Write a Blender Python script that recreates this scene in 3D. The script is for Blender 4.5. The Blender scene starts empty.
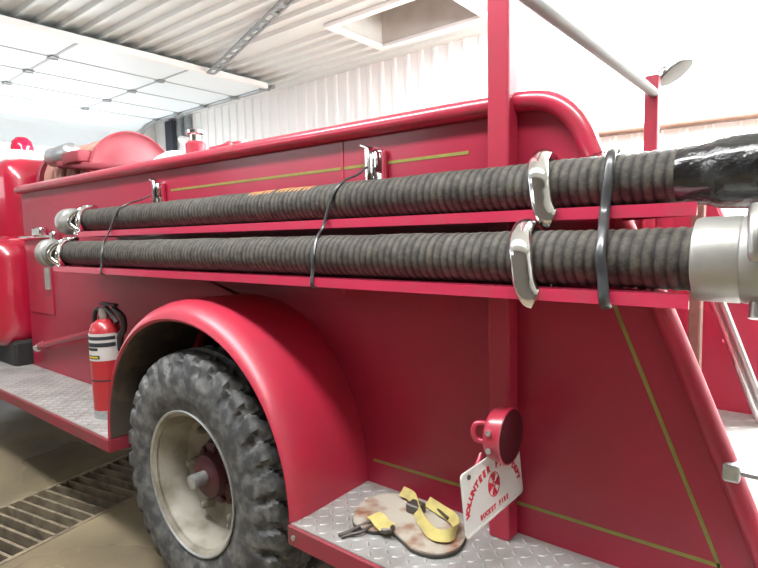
import bpy, bmesh, math, random
from mathutils import Vector, Matrix
random.seed(7)
PI = math.pi
S = bpy.context.scene
COL = S.collection

# ------------------------------------------------------------------ materials
def mat(name, col, rough=.5, metal=0., coat=0., coat_r=.1, noise=None, spec=.5, bump=None, trans=0., emit=None):
    """noise = (second colour, scale, low, high); bump = (scale, strength, distance)"""
    m = bpy.data.materials.new(name); m.use_nodes = True
    nt = m.node_tree; b = nt.nodes['Principled BSDF']
    b.inputs['Base Color'].default_value = (*col, 1)
    b.inputs['Roughness'].default_value = rough
    b.inputs['Metallic'].default_value = metal
    b.inputs['Specular IOR Level'].default_value = spec
    b.inputs['Coat Weight'].default_value = coat
    b.inputs['Coat Roughness'].default_value = coat_r
    b.inputs['Transmission Weight'].default_value = trans
    if emit:
        b.inputs['Emission Color'].default_value = (*emit[0], 1); b.inputs['Emission Strength'].default_value = emit[1]
    tc = nt.nodes.new('ShaderNodeTexCoord')
    if noise:
        c2, sc, lo, hi = noise
        n = nt.nodes.new('ShaderNodeTexNoise'); n.inputs['Scale'].default_value = sc; n.inputs['Detail'].default_value = 6
        nt.links.new(tc.outputs['Object'], n.inputs['Vector'])
        r = nt.nodes.new('ShaderNodeMapRange'); r.inputs['From Min'].default_value = lo; r.inputs['From Max'].default_value = hi
        nt.links.new(n.outputs['Fac'], r.inputs['Value'])
        mx = nt.nodes.new('ShaderNodeMix'); mx.data_type = 'RGBA'; mx.name = 'mixcol'
        mx.inputs['A'].default_value = (*col, 1); mx.inputs['B'].default_value = (*c2, 1)
        nt.links.new(r.outputs['Result'], mx.inputs['Factor'])
        nt.links.new(mx.outputs['Result'], b.inputs['Base Color'])
    if bump:
        n = nt.nodes.new('ShaderNodeTexNoise'); n.inputs['Scale'].default_value = bump[0]; n.inputs['Detail'].default_value = 4
        nt.links.new(tc.outputs['Object'], n.inputs['Vector'])
        bp = nt.nodes.new('ShaderNodeBump'); bp.inputs['Strength'].default_value = bump[1]; bp.inputs['Distance'].default_value = bump[2]
        nt.links.new(n.outputs['Fac'], bp.inputs['Height'])
        nt.links.new(bp.outputs['Normal'], b.inputs['Normal'])
    return m

M = {}
M['red'] = mat('red_paint', (.34, .011, .040), .5, coat=.5, coat_r=.2, spec=.3, noise=((.29, .012, .037), 3.5, .35, .7), bump=(2.2, .06, .02))
M['red2'] = mat('red_paint_faded', (.36, .013, .04), .42, coat=.4, coat_r=.25, noise=((.25, .03, .04), 9, .4, .75))
M['redtrim'] = mat('red_trim', (.42, .018, .055), .3, coat=.7, coat_r=.15, noise=((.30, .03, .045), 14, .4, .75))
M['redfen'] = mat('red_fender', (.43, .016, .046), .48, coat=.45, coat_r=.3, noise=((.37, .022, .048), 5, .4, .7), bump=(40, .04, .003))
M['wellskin'] = mat('well_dark_skin', (.06, .045, .035), .85, noise=((.12, .09, .065), 9, .5, .7))  # near-black brown for the fender's inner skin
M['redpost'] = mat('red_post', (.37, .012, .042), .5, coat=.3, coat_r=.25, noise=((.32, .02, .04), 12, .4, .75))
M['reel'] = mat('reel_red', (.26, .028, .045), .6, noise=((.22, .04, .05), 8, .4, .7))
M['fascia'] = mat('red_fascia', (.24, .018, .035), .55, coat=.15, noise=((.16, .035, .035), 10, .4, .7))
M['lip'] = mat('red_lip', (.50, .03, .08), .22, coat=1, coat_r=.15, noise=((.42, .05, .08), 20, .5, .75))
M['redcab'] = mat('red_cab', (.40, .006, .032), .28, coat=1, coat_r=.06)
M['maroon'] = mat('maroon_hub', (.07, .010, .016), .55, noise=((.05, .02, .02), 20, .4, .7))
M['lens'] = mat('dark_red_lens', (.05, .004, .008), .5, coat=0, spec=.15)
M['beacon'] = mat('beacon_lens', (.65, .01, .06), .15, coat=1)
M['gold'] = mat('gold_stripe', (.25, .235, .045), .5, noise=((.19, .17, .045), 30, .4, .8))
M['chrome'] = mat('chrome', (.78, .78, .78), .14, metal=1, bump=(40, .08, .004))
M['steel'] = mat('steel', (.55, .55, .54), .35, metal=1)
M['alu'] = mat('aluminium', (.40, .40, .385), .42, metal=.6, noise=((.33, .33, .31), 12, .35, .7))
M['galv'] = mat('galvanised', (.50, .52, .53), .38, metal=.8, noise=((.42, .44, .45), 60, .4, .6))
M['rail'] = mat('bar_steel', (.13, .13, .13), .5, metal=.0)
M['tread'] = mat('tread_plate', (.40, .40, .385), .5, metal=.35, noise=((.26, .255, .235), 7, .42, .72))
M['treadfar'] = mat('tread_plate_worn', (.55, .54, .51), .6, metal=.2, noise=((.40, .39, .36), 6, .4, .7))
M['rubber'] = mat('tire_rubber', (.045, .047, .05), .62, noise=((.16, .16, .155), 26, .42, .72), bump=(60, .25, .004))
M['black'] = mat('black_rubber', (.018, .018, .02), .45)
M['tape'] = mat('black_tape', (.008, .008, .009), .24, coat=.5, noise=((.04, .045, .045), 25, .5, .75), bump=(22, .9, .012))
M['strap'] = mat('strap_rubber', (.025, .027, .03), .35, coat=.4)
M['dark'] = mat('underbody', (.018, .016, .016), .8)
M['rim'] = mat('rim_paint', (.30, .28, .235), .55, noise=((.15, .13, .095), 9, .42, .68))
M['cyl'] = mat('extinguisher_red', (.38, .022, .03), .35, coat=.5)
M['label'] = mat('label_white', (.52, .52, .50), .5)
M['ink'] = mat('label_ink', (.02, .025, .03), .6)
M['yel'] = mat('label_yellow', (.60, .45, .02), .6)
M['web'] = mat('yellow_webbing', (.50, .43, .14), .8, noise=((.36, .30, .12), 22, .4, .7))
M['pad'] = mat('worn_steel_pad', (.40, .37, .31), .62, metal=.1, noise=((.21, .085, .04), 13, .46, .66))
M['padedge'] = mat('pad_edge', (.05, .045, .04), .7)
M['buckle'] = mat('dark_buckle', (.10, .09, .08), .45, metal=.6)
M['plate'] = mat('plate_white', (.62, .62, .60), .35)
M['platered'] = mat('plate_red', (.50, .012, .03), .45)
M['white'] = mat('white_panel', (.86, .87, .87), .45)
M['ceil'] = mat('white_ceiling', (.66, .69, .685), .42)
M['door'] = mat('door_panel', (.80, .88, .93), .5)
M['seam'] = mat('door_seam', (.42, .46, .48), .6)
M['track'] = mat('track_steel', (.30, .32, .33), .5, metal=.5)
M['hatch'] = mat('hatch_wood', (.55, .545, .52), .8, noise=((.46, .455, .43), 4, .4, .7))
M['copper'] = mat('brown_pipe', (.10, .05, .033), .6, noise=((.07, .035, .022), 8, .4, .7))
M['whiteobj'] = mat('white_cover', (.85, .85, .84), .6)
M['coil'] = mat('reel_hose', (.42, .20, .16), .6)
M['glass'] = mat('cab_glass', (.05, .06, .07), .08)
M['grate'] = mat('grate_iron', (.34, .28, .19), .5, metal=.3, noise=((.16, .13, .10), 14, .4, .7))
M['rust'] = mat('tan_post', (.15, .06, .045), .8, noise=((.11, .045, .035), 30, .4, .7))
M['lamp'] = mat('lamp_grey', (.07, .075, .07), .4, metal=.3)
M['smoke'] = mat('dark_strip', (.03, .035, .05), .5)

def floor_mat():
    m = mat('concrete', (.27, .218, .135), .4, noise=((.14, .115, .08), 1.3, .4, .68), bump=(30, .12, .004))
    nt = m.node_tree; b = nt.nodes['Principled BSDF']
    tc = [n for n in nt.nodes if n.type == 'TEX_COORD'][0]
    n = nt.nodes.new('ShaderNodeTexNoise'); n.inputs['Scale'].default_value = 1.1; n.inputs['Detail'].default_value = 3
    nt.links.new(tc.outputs['Object'], n.inputs['Vector'])
    r = nt.nodes.new('ShaderNodeMapRange'); r.inputs['From Min'].default_value = .42; r.inputs['From Max'].default_value = .62
    r.inputs['To Min'].default_value = .22; r.inputs['To Max'].default_value = .6
    nt.links.new(n.outputs['Fac'], r.inputs['Value']); nt.links.new(r.outputs['Result'], b.inputs['Roughness'])
    return m
M['floor'] = floor_mat()
M['brown'] = mat('dark_unseen_wall', (.10, .085, .07), .8, noise=((.07, .06, .05), 3, .4, .7))  # unseen wall, darkened so the lower truck panel reflects little light

def hose_mat(name, seed, orange):
    """grey-brown wrapped rubber; ribs rub paler than the grooves; optionally an old orange paint mark along the top"""
    m = mat(name, (.085, .078, .066), .75, bump=(120, .5, .003))
    nt = m.node_tree; b = nt.nodes['Principled BSDF']; L = nt.links
    geo = nt.nodes.new('ShaderNodeAttribute'); geo.attribute_name = 'rib'
    tc = [n for n in nt.nodes if n.type == 'TEX_COORD'][0]
    mp = nt.nodes.new('ShaderNodeMapping'); mp.inputs['Location'].default_value = (seed, seed * .7, 0)
    L.new(tc.outputs['Object'], mp.inputs['Vector'])
    n1 = nt.nodes.new('ShaderNodeTexNoise'); n1.inputs['Scale'].default_value = 34; n1.inputs['Detail'].default_value = 8; n1.inputs['Roughness'].default_value = .75
    L.new(mp.outputs['Vector'], n1.inputs['Vector'])
    n2 = nt.nodes.new('ShaderNodeTexNoise'); n2.inputs['Scale'].default_value = 2.2; n2.inputs['Detail'].default_value = 3
    L.new(mp.outputs['Vector'], n2.inputs['Vector'])
    mul = nt.nodes.new('ShaderNodeMath'); mul.operation = 'MULTIPLY'
    L.new(geo.outputs['Fac'], mul.inputs[0]); L.new(n1.outputs['Fac'], mul.inputs[1])
    r = nt.nodes.new('ShaderNodeMapRange'); r.inputs['From Min'].default_value = .28; r.inputs['From Max'].default_value = .74
    L.new(mul.outputs[0], r.inputs['Value'])
    mx = nt.nodes.new('ShaderNodeMix'); mx.data_type = 'RGBA'
    mx.inputs['A'].default_value = (.012, .0115, .011, 1); mx.inputs['B'].default_value = (.125, .115, .095, 1)
    L.new(r.outputs['Result'], mx.inputs['Factor'])
    mx2 = nt.nodes.new('ShaderNodeMix'); mx2.data_type = 'RGBA'; mx2.blend_type = 'MULTIPLY'
    r2 = nt.nodes.new('ShaderNodeMapRange'); r2.inputs['From Min'].default_value = .4; r2.inputs['From Max'].default_value = .65
    r2.inputs['To Min'].default_value = 0; r2.inputs['To Max'].default_value = .5
    L.new(n2.outputs['Fac'], r2.inputs['Value']); L.new(r2.outputs['Result'], mx2.inputs['Factor'])
    L.new(mx.outputs['Result'], mx2.inputs['A']); mx2.inputs['B'].default_value = (.55, .50, .45, 1)
    out = mx2.outputs['Result']
    if orange:
        a = nt.nodes.new('ShaderNodeAttribute'); a.attribute_name = 'orange'
        mx3 = nt.nodes.new('ShaderNodeMix'); mx3.data_type = 'RGBA'
        L.new(a.outputs['Fac'], mx3.inputs['Factor']); L.new(out, mx3.inputs['A'])
        mx3.inputs['B'].default_value = (.55, .24, .07, 1); out = mx3.outputs['Result']
    L.new(out, b.inputs['Base Color'])
    return m

# ------------------------------------------------------------------ mesh helpers
def link(name, bm, m, parent=None, smooth=None, kind=None):
    me = bpy.data.meshes.new(name)
    bmesh.ops.recalc_face_normals(bm, faces=bm.faces)
    bm.to_mesh(me); bm.free()
    o = bpy.data.objects.new(name, me); COL.objects.link(o)
    for x in (m if isinstance(m, (list, tuple)) else [m]): me.materials.append(x)
    if smooth is not None:
        for p in me.polygons: p.use_smooth = True
        if smooth < 180: me.set_sharp_from_angle(angle=math.radians(smooth))
    if parent is not None: adopt(o, parent)
    if kind: o['kind'] = kind
    return o

def adopt(o, parent):
    """child meshes are written in world coordinates; the offset of their thing is taken off here"""
    o.parent = parent
    p = parent; base = Vector((0, 0, 0))
    while p: base += p.location; p = p.parent
    o.location = o.location - base if o.type != 'EMPTY' else o.location - base

def thing(name, label, cat, loc, group=None):
    o = bpy.data.objects.new(name, None); COL.objects.link(o); o.location = loc
    o.empty_display_size = .1; o['label'] = label; o['category'] = cat
    if group: o['group'] = group
    return o

def tag(o, label, cat, group=None, kind=None):
    o['label'] = label; o['category'] = cat
    if group: o['group'] = group
    if kind: o['kind'] = kind
    return o

def B(): return bmesh.new()

def box(bm, x0, x1, y0, y1, z0, z1, bev=0, seg=2, mi=0):
    vs = [bm.verts.new(p) for p in [(x0, y0, z0), (x1, y0, z0), (x1, y1, z0), (x0, y1, z0), (x0, y0, z1), (x1, y0, z1), (x1, y1, z1), (x0, y1, z1)]]
    fs = [bm.faces.new([vs[i] for i in q]) for q in [(3, 2, 1, 0), (4, 5, 6, 7), (0, 1, 5, 4), (1, 2, 6, 5), (2, 3, 7, 6), (3, 0, 4, 7)]]
    for f in fs: f.material_index = mi
    if bev:
        es = list({e for f in fs for e in f.edges})
        bmesh.ops.bevel(bm, geom=es, offset=bev, segments=seg, profile=.5, affect='EDGES')
    return bm

def frame_of(d):
    d = d.normalized(); u = Vector((0, 0, 1)) if abs(d.z) < .9 else Vector((1, 0, 0))
    a = d.cross(u).normalized(); return a, d.cross(a).normalized()

def tube(bm, pts, r, n=12, caps=True, mi=0, sy=1.0):
    pts = [Vector(p) for p in pts]; rings = []
    rr = r if isinstance(r, (list, tuple)) else [r] * len(pts)
    a = None
    for i, p in enumerate(pts):
        d = (pts[min(i + 1, len(pts) - 1)] - pts[max(i - 1, 0)]).normalized()
        if a is None: a, b = frame_of(d)
        else:
            a = (a - d * a.dot(d)).normalized(); b = d.cross(a)
        rings.append([bm.verts.new(p + a * math.cos(2 * PI * k / n) * rr[i] + b * math.sin(2 * PI * k / n) * rr[i] * sy) for k in range(n)])
    for i in range(len(rings) - 1):
        for k in range(n):
            f = bm.faces.new([rings[i][k], rings[i][(k + 1) % n], rings[i + 1][(k + 1) % n], rings[i + 1][k]]); f.material_index = mi
    if caps:
        for q in (rings[0][::-1], rings[-1]):
            f = bm.faces.new(q); f.material_index = mi
    return bm

def lathe(bm, prof, c, axis, n=32, closed=False, mi=0):
    """prof: list of (t along axis, radius)"""
    c = Vector(c); d = Vector(axis).normalized(); a, b = frame_of(d); rings = []
    for t, r in prof:
        if r < 1e-5: rings.append([bm.verts.new(c + d * t)])
        else: rings.append([bm.verts.new(c + d * t + (a * math.cos(2 * PI * k / n) + b * math.sin(2 * PI * k / n)) * r) for k in range(n)])
    pairs = list(zip(rings, rings[1:])) + ([(rings[-1], rings[0])] if closed else [])
    for p, q in pairs:
        for k in range(n):
            k2 = (k + 1) % n
            if len(p) == 1 and len(q) == 1: continue
            if len(p) == 1: f = bm.faces.new([p[0], q[k2], q[k]])
            elif len(q) == 1: f = bm.faces.new([p[k], p[k2], q[0]])
            else: f = bm.faces.new([p[k], p[k2], q[k2], q[k]])
            f.material_index = mi
    return bm

def prism(bm, poly, to3, t0, t1, mi=0, bev=0):
    """poly in 2D, to3(u, v, t)->3D"""
    n = len(poly)
    A = [bm.verts.new(to3(u, v, t0)) for u, v in poly]; Bq = [bm.verts.new(to3(u, v, t1)) for u, v in poly]
    f1 = bm.faces.new(A); f2 = bm.faces.new(Bq[::-1])
    for i in range(n): bm.faces.new([A[i], A[(i + 1) % n], Bq[(i + 1) % n], Bq[i]]).material_index = mi
    f1.material_index = f2.material_index = mi
    if bev:
        bmesh.ops.bevel(bm, geom=list(f1.edges) + list(f2.edges), offset=bev, segments=2, affect='EDGES')
    bmesh.ops.triangulate(bm, faces=[f for f in bm.faces if len(f.verts) > 4])
    return bm

def spline(pts, n=8):
    """Catmull-Rom through pts"""
    P = [Vector(p) for p in pts]; P = [2 * P[0] - P[1]] + P + [2 * P[-1] - P[-2]]; out = []
    for i in range(1, len(P) - 2):
        for k in range(n):
            t = k / n; a, b, c, d = P[i - 1], P[i], P[i + 1], P[i + 2]
            out.append(.5 * ((2 * b) + (c - a) * t + (2 * a - 5 * b + 4 * c - d) * t * t + (3 * b - a - 3 * c + d) * t ** 3))
    out.append(P[-2]); return out

XZ = lambda u, v, t: (u, t, v)
XY = lambda u, v, t: (u, v, t)
YZ = lambda u, v, t: (t, u, v)

# ------------------------------------------------------------------ camera
cam = bpy.data.cameras.new('camera'); co = bpy.data.objects.new('camera', cam); COL.objects.link(co)
cam.sensor_width = 36; cam.sensor_fit = 'HORIZONTAL'; cam.lens = 547.9 / 758 * 36; cam.clip_start = .02
co.matrix_world = Matrix(((.77627751, -.03904354, .62918108, 0), (.63003194, .08174911, -.77225439, 0), (-.02128345, .99588789, .08805868, 1.4), (0, 0, 0, 1)))
S.camera = co

# ================================================================== SETTING
CZ = 3.9; WY = 6.4; FX = -11.4; RX = 6.0; LY = -3.6
# floor with the trench drain's pit
dr_o = Vector((-3.13, 1.2, 0)); da = math.atan2(.20, 1.0)
du = Vector((math.cos(da), math.sin(da), 0)); dv = Vector((-math.sin(da), math.cos(da), 0))
HW, HL = .285, 2.1
hole = [dr_o + du * s * HW + dv * t * HL for s, t in ((-1, -1), (1, -1), (1, 1), (-1, 1))]
bm = B()
outer = [Vector(p) for p in ((FX - 6, LY, 0), (RX + 3, LY, 0), (RX + 3, WY, 0), (FX - 6, WY, 0))]
ov = [bm.verts.new(p) for p in outer]; hv = [bm.verts.new(p) for p in hole]
pit = []
pv = [bm.verts.new(p - Vector((0, 0, .3))) for p in hole]
for i in range(4):
    j = (i + 1) % 4
    bm.faces.new([ov[i], ov[j], hv[j], hv[i]]); pit.append(bm.faces.new([hv[i], hv[j], pv[j], pv[i]]))
pit.append(bm.faces.new(pv))
for f in pit: f.material_index = 1
link('floor', bm, [M['floor'], M['dark']], kind='structure')

# grate
g = thing('drain_grate', 'rusty barred trench drain grate set in the concrete floor beside the wheel', 'drain', dr_o)
bm = B()
for s in (-1, 1):
    p = dr_o + du * s * (HW - .012)
    prism(bm, [(-.012, -HL), (.012, -HL), (.012, HL), (-.012, HL)], lambda u, v, t, p=p: tuple(p + du * u + dv * v + Vector((0, 0, t))), -.05, .004)
link('frame', bm, M['grate'], g)
nb = 62
for k in range(nb):
    t = -HL + .05 + (2 * HL - .1) * k / (nb - 1); p = dr_o + dv * t
    bm = prism(B(), [(-HW + .025, -.0075), (HW - .025, -.0075), (HW - .025, .0075), (-HW + .025, .0075)], lambda u, v, z, p=p: tuple(p + du * u + dv * v + Vector((0, 0, z))), -.05, .001)
    link('bar', bm, M['grate'], g)

# ribbed ceiling (ribs run along the truck), with the hatch opening
def rib_profile(a, b, pitch, h):
    out = [(a, 0)]; x = a + pitch / 2
    while x < b - pitch / 2:
        out += [(x - .045, 0), (x - .022, h), (x + .022, h), (x + .045, 0)]
        x += pitch
    out.append((b, 0)); return out
HX0, HX1, HY0, HY1 = -4.60, -3.14, 4.92, 5.82
def ribbed(bm, prof, fn, a, b):
    A = [bm.verts.new(fn(u, h, a)) for u, h in prof]; Bv = [bm.verts.new(fn(u, h, b)) for u, h in prof]
    for i in range(len(prof) - 1): bm.faces.new([A[i], A[i + 1], Bv[i + 1], Bv[i]])
bm = B()
cf = lambda u, h, t: (t, u, CZ - h)
ribbed(bm, rib_profile(LY, HY0, .225, .045), cf, FX, RX)
ribbed(bm, rib_profile(HY0, HY1, .225, .045), cf, FX, HX0)
ribbed(bm, rib_profile(HY0, HY1, .225, .045), cf, HX1, RX)
ribbed(bm, rib_profile(HY1, WY, .22, .045), cf, FX, RX)
link('ceiling', bm, M['ceil'], kind='structure')
# hatch shaft and flat white trim round it
bm = B(); top = CZ + .75
q = [(HX0, HY0), (HX1, HY0), (HX1, HY1), (HX0, HY1)]
for i in range(4):
    (xa, ya), (xb, yb) = q[i], q[(i + 1) % 4]
    bm.faces.new([bm.verts.new(p) for p in ((xa, ya, CZ - .01), (xb, yb, CZ - .01), (xb, yb, top), (xa, ya, top))])
bm.faces.new([bm.verts.new((x, y, top)) for x, y in q])
link('ceiling_hatch', bm, M['hatch'], kind='structure')
bm = B(); w_ = .09
box(bm, HX0 - w_, HX1 + w_, HY0 - w_, HY0, CZ - .05, CZ - .005); box(bm, HX0 - w_, HX1 + w_, HY1, HY1 + w_, CZ - .05, CZ - .005)
box(bm, HX0 - w_, HX0, HY0, HY1, CZ - .05, CZ - .005); box(bm, HX1, HX1 + w_, HY0, HY1, CZ - .05, CZ - .005)
link('trim_1', bm, M['white'], kind='structure')

# walls
bm = B(); ribbed(bm, rib_profile(FX, RX, .23, .02), lambda u, h, t: (u, WY - h, t), 0, CZ); link('wall_right', bm, M['white'], kind='structure')
bm = B(); ribbed(bm, rib_profile(FX, RX, .23, .02), lambda u, h, t: (u, LY + h, t), 0, CZ); link('wall_left', bm, M['brown'], kind='structure')
def end_wall(name, x0, x1, y0, y1, zt):
    bm = B(); box(bm, x0, x1, LY, y0, 0, CZ); box(bm, x0, x1, y1, WY, 0, CZ); box(bm, x0, x1, y0, y1, zt, CZ); link(name, bm, M['white'], kind='structure')
end_wall('wall_front', FX - .15, FX, .6, 5.75, 3.35)
end_wall('wall_rear', RX, RX + .15, 2.7, 5.7, 3.6)  # opening invented behind the camera to let light in

# overhead sectional door, rolled up under the ceiling
dz = 3.75; DX1 = -6.88; DY0, DY1 = .45, 5.76
d = bpy.data.objects.new('door_1', None); COL.objects.link(d); d.location = (FX, 3.1, 3.35); d['kind'] = 'structure'
secs = [-6.88, -7.72, -8.56, -9.40, -10.24]
for a in secs[:-1] + [None]:
    bm = B()
    if a is not None: box(bm, a - .825, a, DY0, DY1, dz, dz + .05, .006, 1)
    else:
        pts = [(-10.25, dz), (-10.62, dz - .03), (-10.95, dz - .14), (-11.15, dz - .36), (-11.2, dz - .6)]
        poly = pts + [(x + .05 * (i > 2), z + .05 * (i < 3)) for i, (x, z) in reversed(list(enumerate(pts)))]
        prism(bm, poly, lambda u, v, t: (u, t, v), DY0, DY1)
    o = link('door_section', bm, M['door'], d)
    if a is None: continue
    bm = B()
    for y in (1.55, 3.0, 4.45): box(bm, a - .82, a - .01, y - .018, y + .018, dz - .006, dz - .001)
    link('stile', bm, M['seam'], o)
    bm = B(); box(bm, a - .838, a - .818, DY0, DY1, dz - .008, dz + .03); link('seam', bm, M['seam'], o)
    for y in (1.55, 3.0, 4.45): 
        bm = B(); box(bm, a - .90, a - .76, y - .05, y + .05, dz - .022, dz - .002, .004, 1); tube(bm, [(a - .83, y - .06, dz - .02), (a - .83, y + .06, dz - .02)], .014, 8)
        link('hinge', bm, M['track'], o)
bm = B(); box(bm, DX1 - .02, DX1 + .05, DY0, DY1, dz - .03, dz + .055, .008, 1); link('bottom_seal', bm, M['white'], d)
# door tracks
for y in (DY1 + .06,):
    t = spline([(DX1 + .1, y, dz), (-8.5, y, dz), (-9.5, y, dz), (-10.1, y, dz), (-10.5, y, dz - .03), (-10.8, y, dz - .13), (-11.0, y, dz - .32), (-11.1, y, dz - .60), (-11.12, y, dz - 1), (-11.12, y, 2.0), (-11.12, y, .0)], 8)
    link('track', tube(B(), t, .035, 8), M['track'], d)
    for x in (-6.95, -7.75, -8.6, -9.45, -10.2):
        bm = B(); tube(bm, [(x, y - .12, dz), (x, y + .06, dz)], .03, 10); box(bm, x - .06, x + .06, y - .10, y - .05, dz - .05, dz + .03); link('roller', bm, M['track'], d)
# perforated hanger strut between door and ceiling
A_, Bp = Vector((-6.82, 4.72, 3.72)), Vector((-4.36, 4.02, 3.85))
dd = (Bp - A_).normalized(); sd = dd.cross(Vector((0, 0, 1))).normalized(); L_ = (Bp - A_).length
bm = B(); n = 12
for k in range(n + 1):     # cross webs
    c = A_ + dd * (L_ * k / n); e = .035 if 0 < k < n else .02
    prism(bm, [(-e, -.05), (e, -.05), (e, .05), (-e, .05)], lambda u, v, t, c=c: tuple(c + dd * u + sd * v + Vector((0, 0, t))), 0, .012)
for s in (-1, 1):
    prism(bm, [(0, s * .05 - .014), (L_, s * .05 - .014), (L_, s * .05 + .014), (0, s * .05 + .014)], lambda u, v, t: tuple(A_ + dd * u + sd * v + Vector((0, 0, t))), 0, .02)
hs = link('hanger_strut', bm, M['track']); tag(hs, 'perforated steel angle strut hung diagonally under the ribbed ceiling', 'strut')

# things on the far wall
bm = tube(B(), [(-6.2, WY - .08, 2.47), (-3, WY - .075, 2.475), (0, WY - .08, 2.455), (4, WY - .08, 2.45)], .045, 12)
for x in (-5.4, -3.4, -1.4, .6): box(bm, x - .03, x + .03, WY - .05, WY, 2.40, 2.52)
tag(link('wall_pipe', bm, M['copper'], smooth=50), 'brown pipe running level along the white wall', 'pipe')
bm = box(B(), -10.80, -10.52, WY - .12, WY - .02, 3.25, 3.86, .01, 1); tag(link('vent_strip', bm, M['smoke']), 'tall dark strip fixed high on the white ribbed wall', 'wall strip')
for x, w2, lb in ((-10.30, .07, 'grey upright conduit on far wall, between the dark strip and another conduit'), (-10.02, .08, 'grey upright conduit on far wall, right of its twin')):
    bm = box(B(), x - w2, x + w2, WY - .10, WY - .02, 3.42, 3.86, .01, 1); tag(link('wall_conduit', bm, M['track']), lb, 'conduit', 'grey conduits on the far wall')
bm = lathe(B(), [(0, .0), (0, .12), (.04, .15), (.09, .13), (.10, 0)], (-10.0, WY - .16, 3.33), (0, .25, 1), 20); box(bm, -10.1, -9.9, WY - .16, WY - .02, 3.30, 3.36)
tag(link('wall_lamp', bm, M['whiteobj'], smooth=40), 'small white round fitting high on the ribbed wall below grey conduits', 'wall fitting')

# ================================================================== FIRE TRUCK
T = thing('fire_truck', 'old red fire truck with hoses racked along its side', 'fire truck', (-2.4, 2.2, 0))
ZB = .547; PY0 = 1.40; PYF = 3.00
AC = (-1.797, ZB)
def arch(rx, rz, n=28, a0=0, a1=PI): return [(AC[0] + rx * math.cos(a0 + (a1 - a0) * k / n), AC[1] + rz * math.sin(a0 + (a1 - a0) * k / n)) for k in range(n + 1)]
outline = [(-4.28, ZB), (-4.28, 1.76), (-.62, 1.745), (-.54, 1.73), (-.49, 1.695), (-.455, 1.64), (-.42, 1.56), (-.36, 1.40), (-.285, 1.215), (-.03, .62), (-.01, ZB)]
poly = outline + [p for p in arch(.545, .585)]
near = link('side_panel', prism(B(), poly, XZ, PY0, PY0 + .035), M['red'], T)
far = link('side_panel', prism(B(), outline, XZ, PYF - .035, PYF), M['red'], T)
def stripe(p, q, w=.011):
    p, q = Vector((p[0], 0, p[1])), Vector((q[0], 0, q[1])); dd = (q - p).normalized(); nn = Vector((-dd.z, 0, dd.x)) * w / 2
    bm = prism(B(), [((p - nn).x, (p - nn).z), ((q - nn).x, (q - nn).z), ((q + nn).x, (q + nn).z), ((p + nn).x, (p + nn).z)], XZ, PY0 - .0012, PY0 + .002)
    link('gold_stripe', bm, M['gold'], near)
stripe((-2.38, 1.631), (-.80, 1.631), .0095); stripe((-1.18, .63), (-.63, .636), .0095); stripe((-.63, .636), (-.157, .634), .0095)
stripe((-.157, .630), (-.395, 1.215), .009); stripe((-.395, 1.215), (-.45, 1.35), .009)
# sheet-metal seams and doors on the side
for x, z0, z1 in ((-1.29, 1.45, 1.74), (-1.30, 1.20, 1.27)):
    link('seam_strip', box(B(), x - .006, x + .006, PY0 - .003, PY0 + .002, z0, z1, .001, 1), M['red2'], near)
cd = link('compartment_door', box(B(), -4.24, -3.84, PY0 - .008, PY0 + .002, .93, 1.42, .004, 1), M['red2'], T)
bm = B(); tube(bm, [(-4.27, 1.375, 1.437), (-3.70, 1.375, 1.437)], .012, 10); box(bm, -4.0, -3.86, 1.35, 1.40, 1.44, 1.50, .01, 1); box(bm, -3.72, -3.66, 1.35, 1.40, 1.40, 1.47, .01, 1)
link('handle', bm, M['chrome'], cd, 40)
link('hinge', tube(B(), [(-3.87, 1.385, 1.10), (-3.87, 1.385, 1.24)], .022, 10), M['alu'], cd, 40)
# pivoted red lever with a chrome end
bm = B(); tube(bm, [(-4.02, 1.36, .72), (-3.0, 1.36, .93)], .02, 10)
lv = link('lever', bm, M['red2'], T, 40)
bm = B(); lathe(bm, [(-.03, 0), (-.03, .03), (.02, .036), (.05, .028), (.06, 0)], (-4.03, 1.36, .71), (-1, 0, -.2), 14); tube(bm, [(-3.98, 1.36, .735), (-3.98, 1.41, .735)], .022, 10)
link('lever_knob', bm, M['chrome'], lv, 40)
# bed
bm = B(); box(bm, -4.28, -.72, PY0 + .035, PYF - .035, 1.47, 1.50); link('bed_floor', bm, M['dark'], T)
link('front_bulkhead', box(B(), -4.28, -4.25, PY0 + .035, PYF - .035, .55, 1.52), M['red2'], T)
link('rear_bulkhead', box(B(), -.76, -.72, PY0 + .035, PYF - .035, ZB, 1.47), M['red2'], T)
link('corner_post', box(B(), -.43, -.385, 2.55, 2.62, ZB, 1.5, .006, 1), M['rust'], T)
# rolled top rails
rp = [(-4.29, 1.762), (-3.5, 1.759), (-2.5, 1.756), (-1.8, 1.752), (-1.3, 1.749), (-1.0, 1.747), (-.85, 1.746), (-.72, 1.744), (-.62, 1.742), (-.56, 1.730), (-.515, 1.702), (-.478, 1.655), (-.445, 1.58), (-.37, 1.40), (-.285, 1.215), (-.17, .93), (-.03, .575)]
k0 = [i for i, p in enumerate(rp) if p[0] > -.45][0]
full = spline([(x, 0, z) for x, z in rp], 5); cut = k0 * 5
for y in (PY0 - .012, PYF + .012):
    P_ = [(p.x, y, p.z) for p in full]
    link('top_rail', tube(B(), P_[:cut + 1], .027, 14), M['redtrim'], T, 60)
    link('edge_bead', tube(B(), P_[cut:], .024, 14), M['redpost'], T, 60)
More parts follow.
